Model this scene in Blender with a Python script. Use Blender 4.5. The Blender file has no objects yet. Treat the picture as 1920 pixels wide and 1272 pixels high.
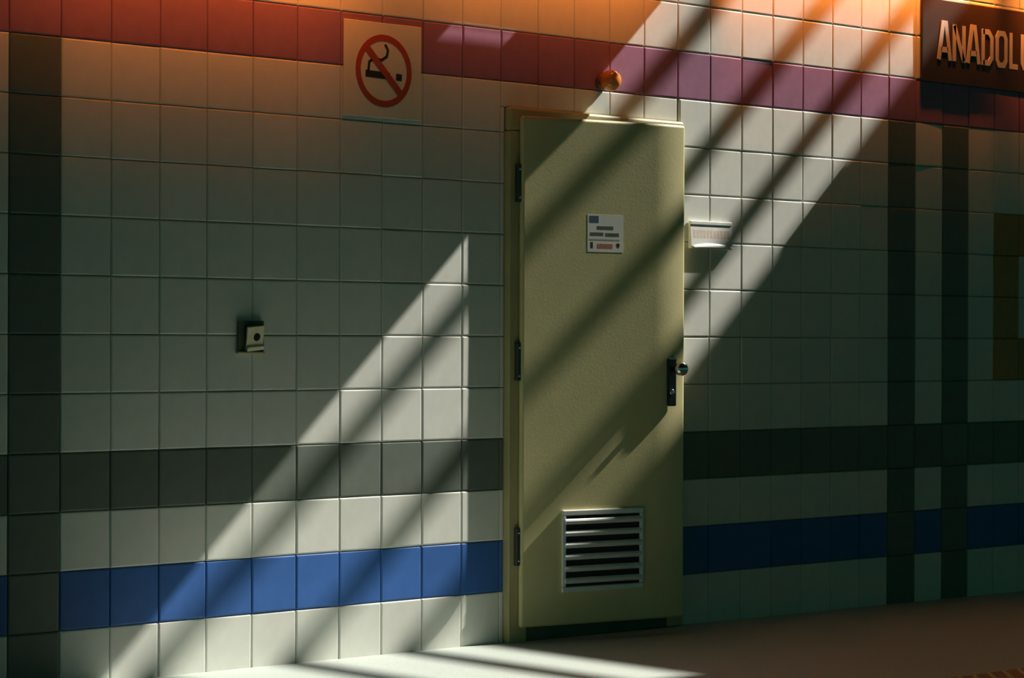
import bpy, bmesh, math, random
from mathutils import Matrix, Vector
random.seed(7)
SC = bpy.context.scene
COL = SC.collection

# ------------------------------------------------------------------ camera
# world: x runs along the tiled wall, the wall face is y = 0, the hall is y < 0, z is up
PHI, F_PX = 0.743286, 4614.5
cam = bpy.data.cameras.new('camera')
cam.sensor_width = 36.0
cam.lens = F_PX / 1920 * 36.0
cam.clip_end = 200
camo = bpy.data.objects.new('camera', cam)
COL.objects.link(camo)
R_ = Vector((math.cos(PHI), -math.sin(PHI), 0)); F_ = Vector((math.sin(PHI), math.cos(PHI), 0))
CLOC = -(R_ * -1.377763 + F_ * 8.421476) + Vector((0, 0, 1.189153))
camo.matrix_world = (Matrix.Translation(CLOC) @ Matrix.Rotation(-PHI, 4, 'Z')
                     @ Matrix.Rotation(math.pi / 2, 4, 'X') @ Matrix.Rotation(0.003537, 4, 'Z'))
SC.camera = camo

# ------------------------------------------------------------------ sky, sun, exposure
world = bpy.data.worlds.new('sky'); SC.world = world
world.use_nodes = True
bg = world.node_tree.nodes['Background']
bg.inputs['Color'].default_value = (0.12, 0.92, 0.68, 1)
bg.inputs['Strength'].default_value = 0.112
SUN_A, SUN_C = 1.10, 0.262                       # run along the wall / towards the wall per metre of drop
sd = bpy.data.lights.new('sun', 'SUN')
sd.energy = 8.9; sd.angle = math.radians(0.55); sd.color = (1.0, 0.955, 0.86)
so = bpy.data.objects.new('sun', sd); COL.objects.link(so)
so.rotation_mode = 'QUATERNION'
so.rotation_quaternion = Vector((-SUN_A, SUN_C, -1)).to_track_quat('-Z', 'Y')
so.location = (8, -4, 9)
SC.view_settings.view_transform = 'Standard'
SC.view_settings.look = 'None'
SC.view_settings.exposure = 0.0
SC.view_settings.gamma = 1.0
SC.view_settings.use_curve_mapping = False

# ------------------------------------------------------------------ materials
def mat(name, col, rough=0.5, var=0.06, scale=9.0, metal=0.0, bump=0.0, bscale=60.0, spec=0.5, per_obj=0.0, emit=None, trans=0.0):
    m = bpy.data.materials.new(name); m.use_nodes = True
    nt = m.node_tree; b = nt.nodes['Principled BSDF']
    b.inputs['Roughness'].default_value = rough
    b.inputs['Metallic'].default_value = metal
    b.inputs['Specular IOR Level'].default_value = spec
    b.inputs['Transmission Weight'].default_value = trans
    tc = nt.nodes.new('ShaderNodeTexCoord')
    nz = nt.nodes.new('ShaderNodeTexNoise'); nz.inputs['Scale'].default_value = scale; nz.inputs['Detail'].default_value = 6
    nt.links.new(tc.outputs['Object'], nz.inputs['Vector'])
    rp = nt.nodes.new('ShaderNodeValToRGB')
    rp.color_ramp.elements[0].position = 0.3; rp.color_ramp.elements[1].position = 0.7
    rp.color_ramp.elements[0].color = tuple(c * (1 - var) for c in col) + (1,)
    rp.color_ramp.elements[1].color = tuple(min(1, c * (1 + var)) for c in col) + (1,)
    nt.links.new(nz.outputs['Fac'], rp.inputs['Fac'])
    out = rp.outputs['Color']
    if per_obj:
        oi = nt.nodes.new('ShaderNodeObjectInfo')
        mr = nt.nodes.new('ShaderNodeMapRange')
        mr.inputs['To Min'].default_value = 1 - per_obj; mr.inputs['To Max'].default_value = 1 + per_obj
        nt.links.new(oi.outputs['Random'], mr.inputs['Value'])
        hs = nt.nodes.new('ShaderNodeHueSaturation')
        nt.links.new(mr.outputs['Result'], hs.inputs['Value'])
        nt.links.new(out, hs.inputs['Color']); out = hs.outputs['Color']
    nt.links.new(out, b.inputs['Base Color'])
    if bump:
        n2 = nt.nodes.new('ShaderNodeTexNoise'); n2.inputs['Scale'].default_value = bscale; n2.inputs['Detail'].default_value = 4
        nt.links.new(tc.outputs['Object'], n2.inputs['Vector'])
        bp = nt.nodes.new('ShaderNodeBump'); bp.inputs['Strength'].default_value = bump; bp.inputs['Distance'].default_value = 0.002
        nt.links.new(n2.outputs['Fac'], bp.inputs['Height'])
        nt.links.new(bp.outputs['Normal'], b.inputs['Normal'])
    if emit:
        b.inputs['Emission Color'].default_value = tuple(emit[:3]) + (1,)
        b.inputs['Emission Strength'].default_value = emit[3]
    return m

M = dict(
    white=mat('white_glazed_tile', (0.735, 0.745, 0.68), 0.38, 0.04, 14, bump=0.15, bscale=25, spec=0.18, per_obj=0.04),
    dark=mat('dark_grey_tile', (0.16, 0.185, 0.155), 0.40, 0.08, 14, bump=0.15, bscale=25, spec=0.18, per_obj=0.06),
    blue=mat('blue_tile', (0.055, 0.15, 0.44), 0.38, 0.07, 14, bump=0.15, bscale=25, spec=0.18, per_obj=0.05),
    purple=mat('purple_tile', (0.34, 0.165, 0.255), 0.38, 0.08, 14, bump=0.15, bscale=25, spec=0.18, per_obj=0.05),
    ochre=mat('ochre_tile', (0.42, 0.24, 0.07), 0.40, 0.08, 14, bump=0.15, bscale=25, spec=0.18, per_obj=0.05),
    grout=mat('grey_grout', (0.30, 0.31, 0.28), 0.9, 0.15, 30),
    floor=mat('pale_terrazzo', (0.45, 0.50, 0.455), 0.55, 0.10, 130, bump=0.1, bscale=200),
    plaster=mat('dark_grey_plaster', (0.055, 0.06, 0.055), 0.9, 0.1, 4),
    beam=mat('grey_painted_steel', (0.25, 0.26, 0.26), 0.6, 0.1, 5),
    door=mat('olive_door_paint', (0.69, 0.62, 0.32), 0.42, 0.05, 5, bump=0.12, bscale=90),
    frame=mat('olive_frame_paint', (0.50, 0.44, 0.22), 0.45, 0.06, 8, bump=0.1, bscale=90),
    sill=mat('dark_threshold', (0.10, 0.11, 0.08), 0.6, 0.1, 8),
    black=mat('black_plastic', (0.012, 0.014, 0.013), 0.35, 0.1, 8),
    chrome=mat('brushed_chrome', (0.75, 0.75, 0.73), 0.18, 0.03, 30, metal=1.0),
    hinge=mat('dark_steel', (0.10, 0.10, 0.09), 0.4, 0.1, 20, metal=0.6),
    alu=mat('pale_aluminium', (0.86, 0.86, 0.82), 0.36, 0.04, 30, metal=0.35),
    void=mat('vent_void_dark', (0.012, 0.015, 0.012), 0.8, 0.1, 30),
    paper=mat('white_paper', (0.90, 0.88, 0.80), 0.6, 0.03, 12),
    signboard=mat('cream_signboard', (0.86, 0.80, 0.62), 0.45, 0.04, 8),
    red=mat('red_print', (0.50, 0.07, 0.03), 0.5, 0.08, 14),
    ink=mat('black_print', (0.03, 0.03, 0.03), 0.6, 0.1, 14),
    inkgrey=mat('grey_print', (0.10, 0.11, 0.08), 0.6, 0.15, 60),
    inkblue=mat('blue_print', (0.06, 0.12, 0.20), 0.6, 0.15, 60),
    inkfaint=mat('faint_grey_print', (0.48, 0.46, 0.38), 0.6, 0.1, 60),
    inkred=mat('orange_red_print', (0.58, 0.20, 0.10), 0.6, 0.15, 60),
    inkpink=mat('faint_pink_print', (0.66, 0.52, 0.42), 0.6, 0.1, 60),
    plaque=mat('white_plastic', (0.82, 0.82, 0.78), 0.35, 0.03, 20),
    cream=mat('cream_plastic', (0.92, 0.82, 0.55), 0.45, 0.06, 40),
    signdark=mat('dark_brown_enamel', (0.07, 0.04, 0.025), 0.4, 0.1, 6),
    letter=mat('white_enamel_letter', (0.78, 0.74, 0.66), 0.45, 0.04, 12),
    beacon=mat('amber_lens', (0.80, 0.26, 0.05), 0.16, 0.05, 30, spec=0.7),
    beaconbase=mat('beacon_base', (0.20, 0.09, 0.05), 0.5, 0.1, 30),
    tactile=mat('ochre_tactile', (0.36, 0.19, 0.055), 0.6, 0.25, 60, bump=0.2, bscale=150),
    ridge=mat('pale_yellow_ridge', (0.62, 0.52, 0.26), 0.55, 0.12, 40),
    housing=mat('added_lamp_housing', (0.35, 0.34, 0.32), 0.5, 0.05, 20),
    tube=mat('added_amber_tube', (0.9, 0.4, 0.1), 0.3, 0.02, 5, emit=(1.0, 0.30, 0.05, 0.4)),  # emissive part of the added amber lamps
)

# ------------------------------------------------------------------ helpers
def link(name, me, parent=None, m=None):
    o = bpy.data.objects.new(name, me); COL.objects.link(o)
    if m is not None and me is not None:
        if not me.materials: me.materials.append(m)
    if parent is not None: o.parent = parent
    return o

def tag(o, label, cat, group=None, kind=None):
    o['label'] = label; o['category'] = cat
    if group: o['group'] = group
    if kind: o['kind'] = kind
    return o

def empty(name, loc, label, cat, kind=None, group=None):
    o = bpy.data.objects.new(name, None); COL.objects.link(o)
    o.location = loc; o.empty_display_size = 0.1
    return tag(o, label, cat, group, kind)

def bm_box(bm, x0, x1, y0, y1, z0, z1, bevel=0.0, seg=2):
    r = bmesh.ops.create_cube(bm, size=1.0)
    vs = r['verts']
    for v in vs:
        v.co = Vector(((x0 + x1) / 2 + v.co.x * (x1 - x0), (y0 + y1) / 2 + v.co.y * (y1 - y0), (z0 + z1) / 2 + v.co.z * (z1 - z0)))
    if bevel:
        es = list({e for v in vs for e in v.link_edges})
        bmesh.ops.bevel(bm, geom=es, offset=bevel, segments=seg, profile=0.5, affect='EDGES', clamp_overlap=True)
    return bm

def finish(bm, name, m, parent=None, smooth=False):
    bmesh.ops.recalc_face_normals(bm, faces=bm.faces)
    me = bpy.data.meshes.new(name); bm.to_mesh(me); bm.free()
    if smooth:
        for p in me.polygons: p.use_smooth = True
    return link(name, me, parent, m)

def box(name, m, x0, x1, y0, y1, z0, z1, parent=None, bevel=0.0, seg=2):
    """world-space box; when a parent is given, coordinates are still world and get shifted to it"""
    bm = bmesh.new(); bm_box(bm, x0, x1, y0, y1, z0, z1, bevel, seg)
    return shifted(finish(bm, name, m), parent)

def origin_of(o):
    v = Vector(o.location)
    p = o.parent
    while p: v = v + Vector(p.location); p = p.parent
    return v

def shifted(o, parent):
    if parent is not None:
        o.data.transform(Matrix.Translation(-origin_of(parent)))
        o.parent = parent
    return o

def lathe(name, m, prof, centre, axis='Y', seg=24, parent=None):
    """prof: list of (radius, height) ; axis Y runs from the wall into the hall (towards -y)"""
    bm = bmesh.new(); rings = []
    for r, h in prof:
        ring = []
        for k in range(seg):
            a = 2 * math.pi * k / seg
            if axis == 'Y': co = (r * math.cos(a), -h, r * math.sin(a))
            elif axis == 'X': co = (h, r * math.cos(a), r * math.sin(a))
            else: co = (r * math.cos(a), r * math.sin(a), h)
            ring.append(bm.verts.new(Vector(co) + Vector(centre)))
        rings.append(ring)
    for a, b in zip(rings, rings[1:]):
        for k in range(seg):
            bm.faces.new((a[k], a[(k + 1) % seg], b[(k + 1) % seg], b[k]))
    bm.faces.new(rings[0]); bm.faces.new(rings[-1])
    return shifted(finish(bm, name, m, smooth=True), parent)

def prism(name, m, pts, y0, y1, parent=None):
    """outline in the wall plane (x, z), extruded from y0 to y1"""
    bm = bmesh.new()
    add_prism(bm, pts, y0, y1)
    return shifted(finish(bm, name, m), parent)

def add_prism(bm, pts, y0, y1):
    a = [bm.verts.new((x, y0, z)) for x, z in pts]; b = [bm.verts.new((x, y1, z)) for x, z in pts]
    bm.faces.new(a); bm.faces.new(b[::-1]); n = len(pts)
    for k in range(n): bm.faces.new((a[k], a[(k + 1) % n], b[(k + 1) % n], b[k]))

def add_stroke(bm, pts, w, y0, y1):
    """thick polyline with mitred corners in the wall plane"""
    n = len(pts); L = []; Rr = []
    for i in range(n):
        p = Vector(pts[i])
        d0 = (Vector(pts[i]) - Vector(pts[i - 1])).normalized() if i else None
        d1 = (Vector(pts[i + 1]) - Vector(pts[i])).normalized() if i < n - 1 else None
        if d0 is None: d0 = d1
        if d1 is None: d1 = d0
        t = (d0 + d1).normalized(); nn = Vector((-t.y, t.x))
        k = w / 2 / max(0.35, abs(nn.dot(Vector((-d0.y, d0.x)))))
        L.append(p + nn * k); Rr.append(p - nn * k)
    add_prism(bm, [tuple(v) for v in L] + [tuple(v) for v in reversed(Rr)], y0, y1)

def project(x, z, n=0.0):
    v = Vector((x, -n, z)) - CLOC
    d = v.dot(F_)
    return 960 + F_PX * v.dot(R_) / d, 636 - F_PX * v.z / d

# ------------------------------------------------------------------ the setting
FR_X0, FR_X1, FR_TOP = 1.822, 2.812, 2.100       # door frame outline on the wall
T = 0.2                                           # tile pitch
TILE_D = 0.009
wall = box('wall_back', M['grout'], -5.0, 12.0, 0.0, 0.25, -0.15, 8.8)
tag(wall, 'long tiled station wall in white with dark, blue and purple bands', 'wall', kind='structure')

def floor_z(x): return -0.0075 * (x - 1.6)
bm = bmesh.new()
fv = [bm.verts.new((x, y, floor_z(x) - dz)) for dz in (0, 0.15) for x, y in ((-5, 0.0), (-5, -13), (12, -13), (12, 0.0))]
bm.faces.new(fv[:4]); bm.faces.new(fv[4:][::-1])
for k in range(4): bm.faces.new((fv[k], fv[(k + 1) % 4], fv[4 + (k + 1) % 4], fv[4 + k]))
floor = finish(bm, 'floor', M['floor'])
tag(floor, 'pale terrazzo platform floor with a bright sun patch', 'floor', kind='structure')

# low ceiling on the left; its slanting edge throws the long diagonal shadow, a slot added near the wall lets a streak through
CZ, CT = 3.3, 0.06
sx0, sx1 = 1.44 + SUN_A * (CZ - 2.325), 1.795 + SUN_A * (CZ - 2.325) + SUN_A * CT
sn0, sn1 = (CZ - 2.355) * SUN_C, (CZ - 2.312) * SUN_C + CT * SUN_C
def edge(n): return 1.058 * CZ - 0.046 + 0.160 * n
bm = bmesh.new()
def slab(bm, pts, z0, z1):
    a = [bm.verts.new((x, -n, z0)) for x, n in pts]; b = [bm.verts.new((x, -n, z1)) for x, n in pts]
    bm.faces.new(a); bm.faces.new(b[::-1]); k = len(pts)
    for i in range(k): bm.faces.new((a[i], a[(i + 1) % k], b[(i + 1) % k], b[i]))
slab(bm, [(-5, 0), (sx0, 0), (sx0, 14), (-5, 14)], CZ, CZ + CT)
slab(bm, [(sx0, 0), (sx1, 0), (sx1, sn0), (sx0, sn0)], CZ, CZ + CT)
slab(bm, [(sx0, sn1), (sx1, sn1), (sx1, 14), (sx0, 14)], CZ, CZ + CT)
slab(bm, [(sx1, 0), (edge(0), 0), (edge(4), 4), (sx1, 4)], CZ, CZ + CT)
slab(bm, [(sx1, 4), (7.6, 4), (7.6, 14), (sx1, 14)], CZ, CZ + CT)
slab(bm, [(7.6, 0), (17, 0), (17, 14), (7.6, 14)], CZ, CZ + CT)
ceil = finish(bm, 'ceiling', M['plaster'])
tag(ceil, 'grey low platform ceiling beside the skylight opening', 'ceiling', kind='structure')
UZ, UT = 8.5, 0.10
bm = bmesh.new()
XR = 1.69 + SUN_A * (UZ + UT)
slab(bm, [(2.5, 0), (8.0, 0), (8.0, 4.1), (2.5, 4.1)], UZ, UZ + UT)
slab(bm, [(XR, 0), (11.5, 0), (11.5, 4.1), (XR, 4.1)], UZ, UZ + UT)
slab(bm, [(8.0, 3.38), (XR, 3.38), (XR, 4.1), (8.0, 4.1)], UZ, UZ + UT)
slab(bm, [(2.5, 4.0), (11.5, 4.0), (11.5, 4.1), (2.5, 4.1)], CZ + CT, UZ)
slab(bm, [(2.5, 0), (2.6, 0), (2.6, 4.0), (2.5, 4.0)], CZ + CT, UZ)
slab(bm, [(11.4, 0), (11.5, 0), (11.5, 4.0), (11.4, 4.0)], CZ + CT, UZ)
up = finish(bm, 'ceiling', M['plaster'])
tag(up, 'raised skylight shaft with an open roof above the platform', 'ceiling', kind='structure')
for k, S in enumerate((0.175, 0.81, 1.37)):
    x = S + SUN_A * UZ
    b = box('skylight_beam', M['beam'], x - 0.062, x + 0.062, -3.4, 0.0, UZ + 0.0, UZ + 0.04)
    tag(b, ('narrow steel beam across the skylight, nearest its open left side',
            'narrow steel beam across the middle of the skylight',
            'narrow steel beam across the skylight, nearest its solid right edge')[k], 'beam', 'steel beams across the skylight', 'structure')

# ------------------------------------------------------------------ wall tiles
def tile_colour(c, r):
    if r == 11: return 'purple'
    if c in (-2, 21, 23) and r < 12: return 'dark'
    if r == 3: return 'dark'
    if r == 1: return 'blue'
    if 5 <= r <= 8 and 25 <= c <= 30 and (c in (25, 30) or r in (5, 8)): return 'ochre'
    return 'white'

def tile_rings(w, h, x=0.0, z=0.0, d=0.0):
    """back ring and rounded front edge of one tile, centred on x, z; d = how proud it sits"""
    g, r, t = 0.0009, 0.0060, TILE_D
    out = []
    for ins, dep in ((0, 0.0), (0, t - r), (0.13 * r, t - 0.5 * r), (0.5 * r, t - 0.13 * r), (r, t)):
        a, b = w / 2 - g - ins, h / 2 - g - ins
        y = -(dep + d)
        if dep == 0: y = 0.001
        out.append([(x - a, y, z - b), (x + a, y, z - b), (x + a, y, z + b), (x - a, y, z + b)])
    return out

def rings_to(verts, faces, rings):
    o = len(verts)
    for rg in rings: verts.extend(rg)
    for q in range(len(rings) - 1):
        for k in range(4):
            a, b = o + q * 4 + k, o + q * 4 + (k + 1) % 4
            faces.append((a, b, b + 4, a + 4))
    e = o + (len(rings) - 1) * 4
    faces.append((e, e + 1, e + 2, e + 3))

tile_mesh = {}
def get_tile(w, h, col):
    key = (round(w, 4), round(h, 4), col)
    if key not in tile_mesh:
        v, f = [], []; rings_to(v, f, tile_rings(w, h))
        me = bpy.data.meshes.new('tile'); me.from_pydata(v, [], f); me.materials.append(M[col]); tile_mesh[key] = me
    return tile_mesh[key]

cells = []
for c in range(-25, 60):
    for r in range(0, 18):
        x0, x1, z0, z1 = c * T, (c + 1) * T, r * T, (r + 1) * T
        if r == 0: z0 = -0.06
        if x1 > FR_X0 and x0 < FR_X1 and z0 < FR_TOP:
            parts = []; top = z1 > FR_TOP + 0.01
            if x1 - FR_X1 > 0.15: parts = [(FR_X1, x1, z0, z1)]
            else:
                zs = min(z1, FR_TOP)
                if top: parts.append((x0, x1, FR_TOP, z1))
                if x0 < FR_X0 - 0.01: parts.append((x0, FR_X0, z0, zs))
                if x1 > FR_X1 + 0.01: parts.append((FR_X1, x1, z0, zs))
        else: parts = [(x0, x1, z0, z1)]
        for q in parts:
            a = project(q[0], q[2]); b = project(q[1], q[3])
            w = max(0, min(1920, b[0]) - max(0, a[0])); h = max(0, min(1272, a[1]) - max(0, b[1]))
            cells.append((w * h, q, tile_colour(c, r)))
cells.sort(key=lambda t: -t[0])
big = [t for t in cells if t[0] > 0][:300]
rest = cells[len(big):]
for area, (x0, x1, z0, z1), col in big:
    o = link('tile', get_tile(x1 - x0, z1 - z0, col), wall)
    o.location = ((x0 + x1) / 2, random.uniform(-0.0012, 0.0006), (z0 + z1) / 2)
    o.rotation_euler = (random.gauss(0, 0.0042), 0, random.gauss(0, 0.0042))
v, f, mi = [], [], []
cols = ['white', 'dark', 'blue', 'purple', 'ochre']
for area, (x0, x1, z0, z1), col in rest:
    n0 = len(f); rings_to(v, f, tile_rings(x1 - x0, z1 - z0, (x0 + x1) / 2, (z0 + z1) / 2, random.uniform(-0.0006, 0.0012)))
    mi += [cols.index(col)] * (len(f) - n0)
me = bpy.data.meshes.new('tile_field'); me.from_pydata(v, [], f)
for c in cols: me.materials.append(M[c])
me.polygons.foreach_set('material_index', mi)
tf = link('tile_field', me, wall); tf['kind'] = 'stuff'

# ------------------------------------------------------------------ door
FN, LN = 0.040, 0.066                             # how far frame and leaf stand out of the wall
door = empty('door_1', (FR_X0, 0, 0), 'olive green metal service door with a louvred vent at its foot', 'door', 'structure')
fz = floor_z(2.3)
box('jamb', M['frame'], FR_X0, FR_X0 + 0.095, -FN, 0.0, fz, FR_TOP - 0.095, door, 0.004)
box('jamb', M['frame'], FR_X1 - 0.095, FR_X1, -FN, 0.0, fz, FR_TOP - 0.095, door, 0.004)
box('head', M['frame'], FR_X0, FR_X1, -FN, 0.0, FR_TOP - 0.095, FR_TOP, door, 0.013, 5)
box('threshold', M['sill'], FR_X0 + 0.095, FR_X1 - 0.095, -FN + 0.004, 0.0, fz, 0.050, door, 0.003)
LX0, LX1, LZ0, LZ1 = 1.866, 2.788, 0.056, 2.066
AJAR = math.radians(10.4)
KX = math.cos(PHI) / math.cos(PHI - AJAR)         # the leaf is set ajar: positions measured flat are carried onto the turned leaf
def on_leaf(x): return LX0 + (x - LX0) * KX
LX1 = on_leaf(LX1)
HINGE = Vector((LX0, -FN - 0.001, 0))
def swing(o):
    p = HINGE - door.location
    o.matrix_local = Matrix.Translation(p) @ Matrix.Rotation(-AJAR, 4, 'Z') @ Matrix.Translation(-p)
bm = bmesh.new(); bm_box(bm, LX0, LX1, -LN, -FN - 0.001, LZ0, LZ1, 0.0125, 6)
BX = LX1 - 0.16                                   # the pressed steel skin curves gently back towards the lock edge
for k in range(10):
    bmesh.ops.bisect_plane(bm, geom=list(bm.verts) + list(bm.edges) + list(bm.faces), plane_co=(BX + 0.0147 * k, 0, 0), plane_no=(1, 0, 0))
for v_ in bm.verts:
    if v_.co.x > BX: v_.co.y += 0.62 * (v_.co.x - BX) ** 2
leaf = shifted(finish(bm, 'leaf', M['door']), door)
for z in (0.375, 1.10, 1.80):
    h = box('hinge', M['hinge'], LX0 - 0.020, LX0 + 0.001, -LN + 0.006, -FN - 0.0005, z - 0.075, z + 0.075, door, 0.004)
    for dz in (-0.055, 0.055):
        lathe('hinge_pin', M['chrome'], [(0.003, 0), (0.005, 0.0015), (0.004, 0.004), (0.001, 0.005)], (LX0 - 0.010, -LN + 0.007, z + dz), 'Y', 10, h)
# handle plate with knob
hp = box('handle_plate', M['black'], on_leaf(2.694) - 0.022, on_leaf(2.694) + 0.022, -LN - 0.012, -LN + 0.001, 0.918, 1.112, door, 0.006, 3)
hp['label'] = 'tall black handle plate'
kn = lathe('knob', M['chrome'], [(0.011, 0.0), (0.011, 0.030), (0.018, 0.036), (0.026, 0.045), (0.0285, 0.056), (0.026, 0.067), (0.018, 0.075), (0.006, 0.078)],
           (on_leaf(2.694) + 0.004, -LN - 0.012, 1.070), 'Y', 28, hp)
kn['label'] = 'round chrome knob'
lathe('lock_cylinder', M['chrome'], [(0.012, 0), (0.012, 0.006), (0.010, 0.008), (0.002, 0.008)], (on_leaf(2.694) - 0.004, -LN - 0.012, 0.975), 'Y', 18, hp)
box('plate_cap', M['chrome'], on_leaf(2.694) - 0.016, on_leaf(2.694) + 0.018, -LN - 0.016, -LN - 0.002, 1.108, 1.114, hp, 0.002)
# louvred vent
VX0, VX1, VZ0, VZ1 = on_leaf(2.084), on_leaf(2.535), 0.186, 0.512
bw = 0.022
bm = bmesh.new()
for q in ((VX0, VX1, VZ1 - bw, VZ1), (VX0, VX1, VZ0, VZ0 + bw), (VX0, VX0 + bw * 0.8, VZ0 + bw, VZ1 - bw), (VX1 - bw * 0.8, VX1, VZ0 + bw, VZ1 - bw)):
    bm_box(bm, q[0], q[1], -LN - 0.011, -LN + 0.001, q[2], q[3], 0.004, 2)
vent = shifted(finish(bm, 'vent_grille', M['alu']), door)
vent['label'] = 'aluminium louvred vent'
box('backing', M['void'], VX0 + 0.01, VX1 - 0.01, -LN - 0.0015, -LN + 0.0005, VZ0 + 0.01, VZ1 - 0.01, vent)  # flat black sheet stands in for the dark void behind the slats
NS = 6
pitch = (VZ1 - VZ0 - 2 * bw) / NS
for k in range(NS):
    zc = VZ0 + bw + pitch * (k + 0.5)
    bm = bmesh.new()
    # rounded blade, bulging outwards
    arc = [math.radians(a_) for a_ in (-78, -50, -22, 6, 34, 62, 84)]
    prof = [(-LN - 0.003 - 0.013 * math.cos(a_), zc + 0.0125 * math.sin(a_)) for a_ in arc] + [(-LN - 0.002, zc + 0.010), (-LN - 0.002, zc - 0.010)]
    a = [bm.verts.new((VX0 + 0.012, y, z)) for y, z in prof]; b = [bm.verts.new((VX1 - 0.012, y, z)) for y, z in prof]
    bm.faces.new(a); bm.faces.new(b[::-1])
    for i in range(len(prof)): bm.faces.new((a[i], a[(i + 1) % len(prof)], b[(i + 1) % len(prof)], b[i]))
    shifted(finish(bm, 'slat', M['alu']), vent)
for o in (leaf, hp, vent): swing(o)

# ------------------------------------------------------------------ notice on the door
nx0, nx1, nz0, nz1 = on_leaf(2.222), on_leaf(2.420), 1.538, 1.688
yN = -LN - 0.0001
notice = empty('door_notice', (nx0, yN, nz0), 'small white printed notice with blue emblem stuck on the olive door', 'notice')
box('sheet', M['paper'], nx0, nx1, yN - 0.0003, yN, nz0, nz1, notice)
def print_bar(parent, m, x0, x1, z0, z1, y, name='print_line', n=1, gap=0.0):
    bm = bmesh.new(); w = (x1 - x0 - gap * (n - 1)) / n
    for k in range(n):
        bm_box(bm, x0 + k * (w + gap), x0 + k * (w + gap) + w, y - 0.00015, y, z0, z1)
    return shifted(finish(bm, name, m), parent)
yP = yN - 0.0003
W_, H_ = nx1 - nx0, nz1 - nz0
def at(u, v): return nx0 + u * W_, nz1 - v * H_
def nbar(m, u0, u1, v0, v1, name='print_line', n=1, gap=0.0):
    a = at(u0, v0); b = at(u1, v1); return print_bar(notice, m, a[0], b[0], b[1], a[1], yP, name, n, gap)
nbar(M['inkblue'], 0.05, 0.31, 0.04, 0.22, 'emblem')
nbar(M['inkgrey'], 0.26, 0.72, 0.31, 0.40, n=7, gap=0.002)
nbar(M['inkgrey'], 0.07, 0.44, 0.48, 0.57, n=6, gap=0.002)
nbar(M['inkgrey'], 0.50, 0.88, 0.49, 0.58, n=6, gap=0.002)
nbar(M['inkfaint'], 0.05, 0.90, 0.65, 0.69)
nbar(M['inkred'], 0.27, 0.70, 0.78, 0.90, n=5, gap=0.002)
nbar(M['ink'], 0.08, 0.15, 0.74, 0.90, 'pictogram')
cx, cz = at(0.85, 0.82)
prism('pictogram', M['ink'], [(cx - 0.009, cz + 0.004), (cx - 0.005, cz + 0.009), (cx + 0.006, cz + 0.009), (cx + 0.010, cz + 0.002), (cx + 0.004, cz - 0.010), (cx - 0.002, cz - 0.010)], yP - 0.00015, yP, notice)

notice.location = HINGE + Matrix.Rotation(-AJAR, 3, 'Z') @ (notice.location - HINGE)
notice.rotation_euler = (0, 0, -AJAR)

# ------------------------------------------------------------------ white plaque right of the door
px0, px1, pz0, pz1 = 2.866, 3.124, 1.574, 1.690
yw = -TILE_D - 0.0015
plq = empty('wall_plaque', (px0, yw, pz0), 'small white plaque with faint pink lettering on the tiles beside the door', 'plaque')
def lean(o, z0, z1):                              # the plaque face leans back a little at its top
    for v_ in o.data.vertices:
        if v_.co.y < -0.005: v_.co.y -= 0.008 * (1 - (v_.co.z) / (pz1 - pz0))
    return o
lean(box('plate', M['plaque'], px0, px1, yw - 0.010, yw, pz0, pz1, plq, 0.002), pz0, pz1)
box('top_rail', M['plaque'], px0, px1, yw - 0.0145, yw - 0.0095, pz1 - 0.016, pz1, plq, 0.004, 3)
bm = bmesh.new(); N = 14                         # lip along the bottom, bulging in the middle
rows = []
for i in range(N + 1):
    t = i / N; x = px0 + 0.002 + (px1 - px0 - 0.004) * t
    k = math.sin(math.pi * (0.06 + 0.88 * t)) ** 0.6
    pr = [(0.016, 0.004 + 0.020 * k), (0.018 + 0.002 * k, 0.002 + 0.018 * k), (0.020 + 0.006 * k, 0.010 * k), (0.020 + 0.005 * k, -0.001), (0.0095, -0.003 * k)]
    rows.append([bm.verts.new((x, yw - d, pz0 + z)) for d, z in pr])
for a, b in zip(rows, rows[1:]):
    for k in range(5): bm.faces.new((a[k], a[(k + 1) % 5], b[(k + 1) % 5], b[k]))
bm.faces.new(rows[0]); bm.faces.new(rows[-1][::-1])
shifted(finish(bm, 'bottom_lip', M['plaque'], smooth=True), plq)
lean(print_bar(plq, M['inkpink'], px0 + 0.016, px1 - 0.016, pz0 + 0.044, pz0 + 0.078, yw - 0.010, 'lettering', 11, 0.006), pz0, pz1)

# ------------------------------------------------------------------ no smoking sign
gx0, gx1, gz0, gz1 = 1.008, 1.384, 2.016, 2.372
gs = empty('no_smoking_sign', (gx0, yw, gz0), 'square cream no smoking sign with red crossed circle on the tiles', 'sign')
box('board', M['signboard'], gx0, gx1, yw - 0.006, yw, gz0, gz1, gs, 0.0015, 1)
y1_ = yw - 0.006
cxs, czs = (gx0 + gx1) / 2 + 0.003, (gz0 + gz1) / 2 - 0.002
def u2(u, v): return cxs + u, czs + v
bm = bmesh.new(); n = 48; ro, ri = 0.136, 0.112
rg = [[bm.verts.new((cxs + r * math.cos(2 * math.pi * k / n), y, czs + r * math.sin(2 * math.pi * k / n))) for k in range(n)] for r, y in ((ro, y1_), (ro, y1_ - 0.0012), (ri, y1_ - 0.0012), (ri, y1_))]
for a, b in ((0, 1), (1, 2), (2, 3), (3, 0)):
    for k in range(n): bm.faces.new((rg[a][k], rg[a][(k + 1) % n], rg[b][(k + 1) % n], rg[b][k]))
shifted(finish(bm, 'ring', M['red']), gs)
bm = bmesh.new(); add_stroke(bm, [u2(-0.086, 0.086), u2(0.086, -0.086)], 0.027, y1_ - 0.0018, y1_ - 0.0008)
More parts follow.
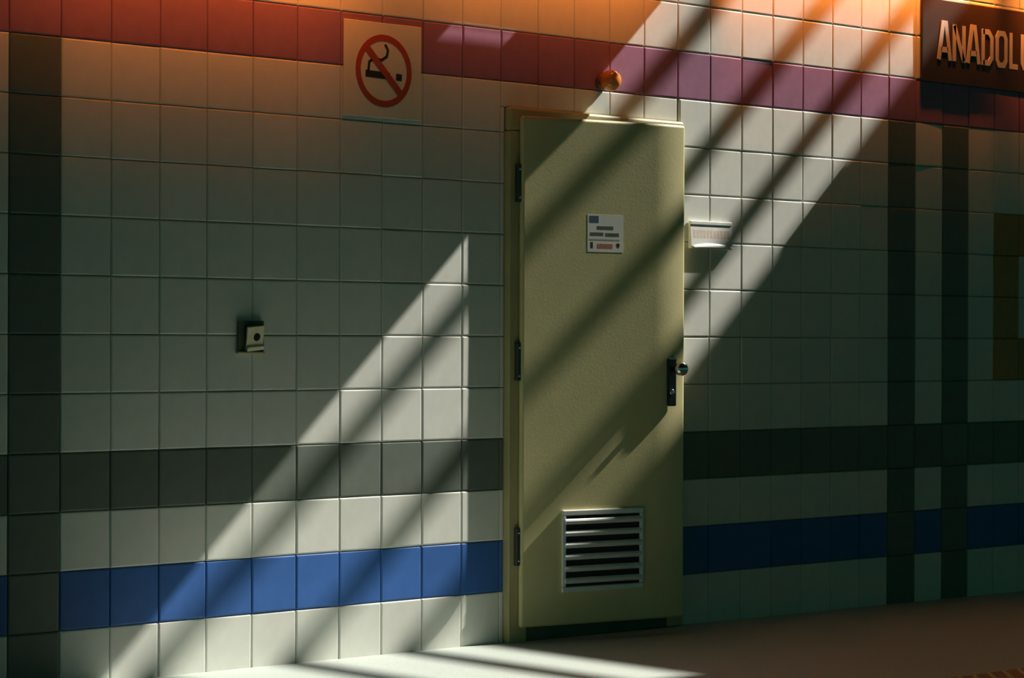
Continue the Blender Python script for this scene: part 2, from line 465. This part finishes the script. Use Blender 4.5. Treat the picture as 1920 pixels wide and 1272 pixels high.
shifted(finish(bm, 'slash', M['red']), gs)
bm = bmesh.new(); add_stroke(bm, [u2(-0.088, -0.014), u2(0.030, -0.018)], 0.026, y1_ - 0.0008, y1_)
add_stroke(bm, [u2(0.060, -0.018), u2(0.088, -0.020)], 0.026, y1_ - 0.0008, y1_)
shifted(finish(bm, 'cigarette', M['ink']), gs)
bm = bmesh.new(); add_stroke(bm, [u2(-0.075, -0.004), u2(-0.070, 0.030), u2(-0.050, 0.043), u2(-0.010, 0.040), u2(0.014, 0.055), u2(0.020, 0.078), u2(0.006, 0.100)], 0.011, y1_ - 0.0008, y1_)
shifted(finish(bm, 'smoke', M['ink']), gs)

# ------------------------------------------------------------------ station sign
ax0, ax1, az0, az1 = 4.425, 6.30, 2.392, 2.785
yA = -0.022
sg = empty('station_sign', (ax0, yw, az0), 'long dark brown station name sign reading ANADOLU in pale letters', 'sign')
box('panel', M['signdark'], ax0, ax1, yA, yw, az0, az1, sg, 0.004, 2)
GL = {  # outlines as strokes on a unit cell, width 1 x height 1
    'A': [[(0.04, 0), (0.38, 1), (0.62, 1), (0.96, 0)], [(0.22, 0.28), (0.78, 0.28)]],
    'N': [[(0.1, 0), (0.1, 1)], [(0.12, 0.98), (0.88, 0.02)], [(0.9, 0), (0.9, 1)]],
    'D': [[(0.12, 0), (0.12, 1)], [(0.12, 0.93), (0.60, 0.93), (0.86, 0.78), (0.86, 0.22), (0.60, 0.07), (0.12, 0.07)]],
    'O': [[(0.5, 0.06), (0.28, 0.06), (0.12, 0.20), (0.12, 0.80), (0.28, 0.94), (0.72, 0.94), (0.88, 0.80), (0.88, 0.20), (0.72, 0.06), (0.49, 0.06)]],
    'L': [[(0.14, 1), (0.14, 0.06), (0.92, 0.06)]],
    'U': [[(0.12, 1), (0.12, 0.20), (0.28, 0.06), (0.72, 0.06), (0.88, 0.20), (0.88, 1)]],
}
lx = 4.545
for ch in 'ANADOLU':
    bm = bmesh.new(); w_, h_ = (0.092 if ch != 'L' else 0.072), 0.172
    for st in GL[ch]:
        pts = [(lx + a * w_, 2.502 + b * h_) for a, b in st]
        add_stroke(bm, pts, 0.0255, yA - 0.003, yA)
    shifted(finish(bm, 'letter', M['letter']), sg)
    lx += w_ + 0.0185

# ------------------------------------------------------------------ amber beacon above the door
bx, bz = 2.352, 2.238
bc = empty('amber_beacon', (bx, yw, bz), 'round amber beacon lamp on the purple tiles above the door', 'beacon')
lathe('base', M['beaconbase'], [(0.034, 0), (0.036, 0.004), (0.036, 0.018), (0.030, 0.022)], (bx, yw, bz), 'Y', 24, bc)
lathe('lens', M['beacon'], [(0.030, 0.020), (0.039, 0.032), (0.043, 0.050), (0.0415, 0.066), (0.034, 0.080), (0.020, 0.089), (0.004, 0.0925)], (bx, yw, bz), 'Y', 32, bc)

# ------------------------------------------------------------------ key switch box in the left wall
kx, kz = 0.585, 1.193
ks = empty('key_switch', (kx, yw, kz), 'small key switch box with cream plate and black keyhole on the left wall', 'switch')
bm = bmesh.new()
for q in ((kx - 0.056, kx + 0.056, kz + 0.048, kz + 0.058), (kx - 0.056, kx - 0.046, kz - 0.055, kz + 0.048), (kx + 0.046, kx + 0.056, kz - 0.055, kz + 0.048)):
    bm_box(bm, q[0], q[1], yw - 0.012, yw, q[2], q[3], 0.001, 1)
bm_box(bm, kx - 0.050, kx + 0.050, yw - 0.003, yw, kz - 0.055, kz + 0.052)
shifted(finish(bm, 'surround', M['sill']), ks)
box('ledge', M['frame'], kx - 0.060, kx + 0.058, yw - 0.016, yw, kz - 0.060, kz - 0.052, ks, 0.002)
bm = bmesh.new(); bm_box(bm, -0.037, 0.037, -0.008, 0.0, -0.044, 0.044, 0.002)
bm_box(bm, -0.037, 0.037, -0.016, -0.0075, -0.044, -0.028, 0.003)
pl = finish(bm, 'plate', M['cream']); pl.parent = ks
pl.matrix_local = Matrix.Translation((0.012, -0.012, -0.003)) @ Matrix.Rotation(math.radians(-5), 4, 'Y') @ Matrix.Rotation(math.radians(14), 4, 'X')
kh = lathe('keyhole', M['black'], [(0.0145, -0.002), (0.0145, 0.0012), (0.0120, 0.0014), (0.001, 0.0004)], (0, 0, 0), 'Y', 22)
kh.parent = pl; kh.location = (0.006, -0.008, 0.004)

# ------------------------------------------------------------------ tactile strip on the floor
TN0, TN1 = 1.785, 2.085
ts = empty('tactile_strip', (2.6, -TN0, floor_z(2.6)), 'ochre tactile paving strip with slanting pale ridges, low right corner', 'paving')
bm = bmesh.new()
vs = [bm.verts.new((x - 2.6, -(n - TN0), floor_z(x) - floor_z(2.6) + h)) for h in (-0.01, 0.003) for x, n in ((-4.8, TN0), (-4.8, TN1), (9.8, TN1), (9.8, TN0))]
bm.faces.new(vs[:4]); bm.faces.new(vs[4:])
for k in range(4): bm.faces.new((vs[k], vs[(k + 1) % 4], vs[4 + (k + 1) % 4], vs[4 + k]))
finish(bm, 'base', M['tactile'], ts)
bm = bmesh.new(); wd = TN1 - TN0 - 0.02; hw = 0.011
ring0 = [(0.010, hw, 0), (0.010, -hw, 0), (0.010 + wd, -hw - wd, 0), (0.010 + wd, hw - wd, 0)]
lo = [bm.verts.new((x, -n, 0.0025)) for n, x, _ in ring0]
hi = [bm.verts.new((x * 1.0 + (0.004 if i in (1, 2) else -0.004), -n, 0.007)) for i, (n, x, _) in enumerate(ring0)]
bm.faces.new(lo); bm.faces.new(hi[::-1])
for k in range(4): bm.faces.new((lo[k], lo[(k + 1) % 4], hi[(k + 1) % 4], hi[k]))
bmesh.ops.recalc_face_normals(bm, faces=bm.faces)
rme = bpy.data.meshes.new('ridge'); bm.to_mesh(rme); bm.free(); rme.materials.append(M['ridge'])
for k in range(120):
    x = -4.4 + k * 0.088 - 2.6
    if x + 2.6 > 7.0: break
    o = link('ridge', rme, ts); o.location = (x, 0, floor_z(x + 2.6) - floor_z(2.6))

# ------------------------------------------------------------------ unseen amber lamps, added to tint the upper wall orange
def washer(x0, x1, power, label, spread=71, aim=2.73):
    n, z = 0.36, 3.06
    t = empty('added_wash_lamp', ((x0 + x1) / 2, -n, CZ), label, 'lamp', group='added amber lamps for the orange glow')
    bm = bmesh.new()
    for a, b in (((n + 0.05, z + 0.06), (n - 0.05, z + 0.06)), ((n + 0.05, z - 0.05), (n + 0.05, z + 0.06)), ((n + 0.05, z - 0.05), (n - 0.0, z - 0.07))):
        d = Vector((b[0] - a[0], b[1] - a[1])).normalized(); p = Vector((-d.y, d.x)) * 0.003
        pr = [(a[0] + p.x, a[1] + p.y), (b[0] + p.x, b[1] + p.y), (b[0] - p.x, b[1] - p.y), (a[0] - p.x, a[1] - p.y)]
        A = [bm.verts.new((x0, -q, w)) for q, w in pr]; B = [bm.verts.new((x1, -q, w)) for q, w in pr]
        bm.faces.new(A); bm.faces.new(B[::-1])
        for k in range(4): bm.faces.new((A[k], A[(k + 1) % 4], B[(k + 1) % 4], B[k]))
    shifted(finish(bm, 'housing', M['housing']), t)
    lathe('tube', M['tube'], [(0.004, 0), (0.013, 0.004), (0.013, x1 - x0 - 0.044), (0.004, x1 - x0 - 0.04)], (x0 + 0.02, -(n + 0.015), z), 'X', 14, t)
    for x in (x0 + 0.2, x1 - 0.2):
        lathe('hanger', M['housing'], [(0.005, z + 0.06), (0.005, CZ)], (x, -n, 0), 'Z', 8, t)
    ld = bpy.data.lights.new('added_tube_light', 'AREA'); ld.shape = 'RECTANGLE'
    ld.size = x1 - x0 - 0.1; ld.size_y = 0.06; ld.energy = power; ld.color = (1.0, 0.235, 0.032); ld.spread = math.radians(spread)
    lo_ = bpy.data.objects.new('added_tube_light', ld); COL.objects.link(lo_); lo_.parent = t
    dirv = Vector((0, n, aim - z)).normalized()
    lo_.location = (0, 0.03, z - CZ)
    lo_.rotation_mode = 'QUATERNION'; lo_.rotation_quaternion = dirv.to_track_quat('-Z', 'Y')
    return t
washer(-1.60, -0.55, 9, 'added unseen amber tube lamp for the orange glow, far left of the row')
washer(-0.45, 1.10, 12.5, 'added unseen amber tube lamp for the orange glow, above the key switch')
washer(1.20, 2.75, 4.3, 'added unseen amber tube lamp for the orange glow, above the olive door')
washer(5.14, 6.30, 4.5, 'added unseen amber tube lamp for the orange glow, above the right end of the station sign')
# slim unseen batten on the tiles, added to tint the sunlit upper rows orange
x0, x1, z = 3.00, 5.05, 3.25
t = empty('added_batten_lamp', ((x0 + x1) / 2, yw, z), 'added unseen amber batten lamp for the orange glow, above the station sign', 'lamp', group='added amber lamps for the orange glow')
box('housing', M['housing'], x0, x1, yw - 0.100, yw, z, z + 0.035, t, 0.004)
box('diffuser', M['tube'], x0 + 0.03, x1 - 0.03, yw - 0.095, yw - 0.055, z - 0.012, z + 0.001, t, 0.004)
ld = bpy.data.lights.new('added_batten_light', 'AREA'); ld.shape = 'RECTANGLE'
ld.size = x1 - x0 - 0.1; ld.size_y = 0.03; ld.energy = 10; ld.spread = math.radians(22); ld.color = (1.0, 0.235, 0.032)
lo_ = bpy.data.objects.new('added_batten_light', ld); COL.objects.link(lo_); lo_.parent = t
lo_.location = (0, -0.080, -0.018)
lo_.rotation_mode = 'QUATERNION'; lo_.rotation_quaternion = Vector((0, math.tan(math.radians(13.4)), -1)).to_track_quat('-Z', 'Y')
bpy.context.view_layer.update()
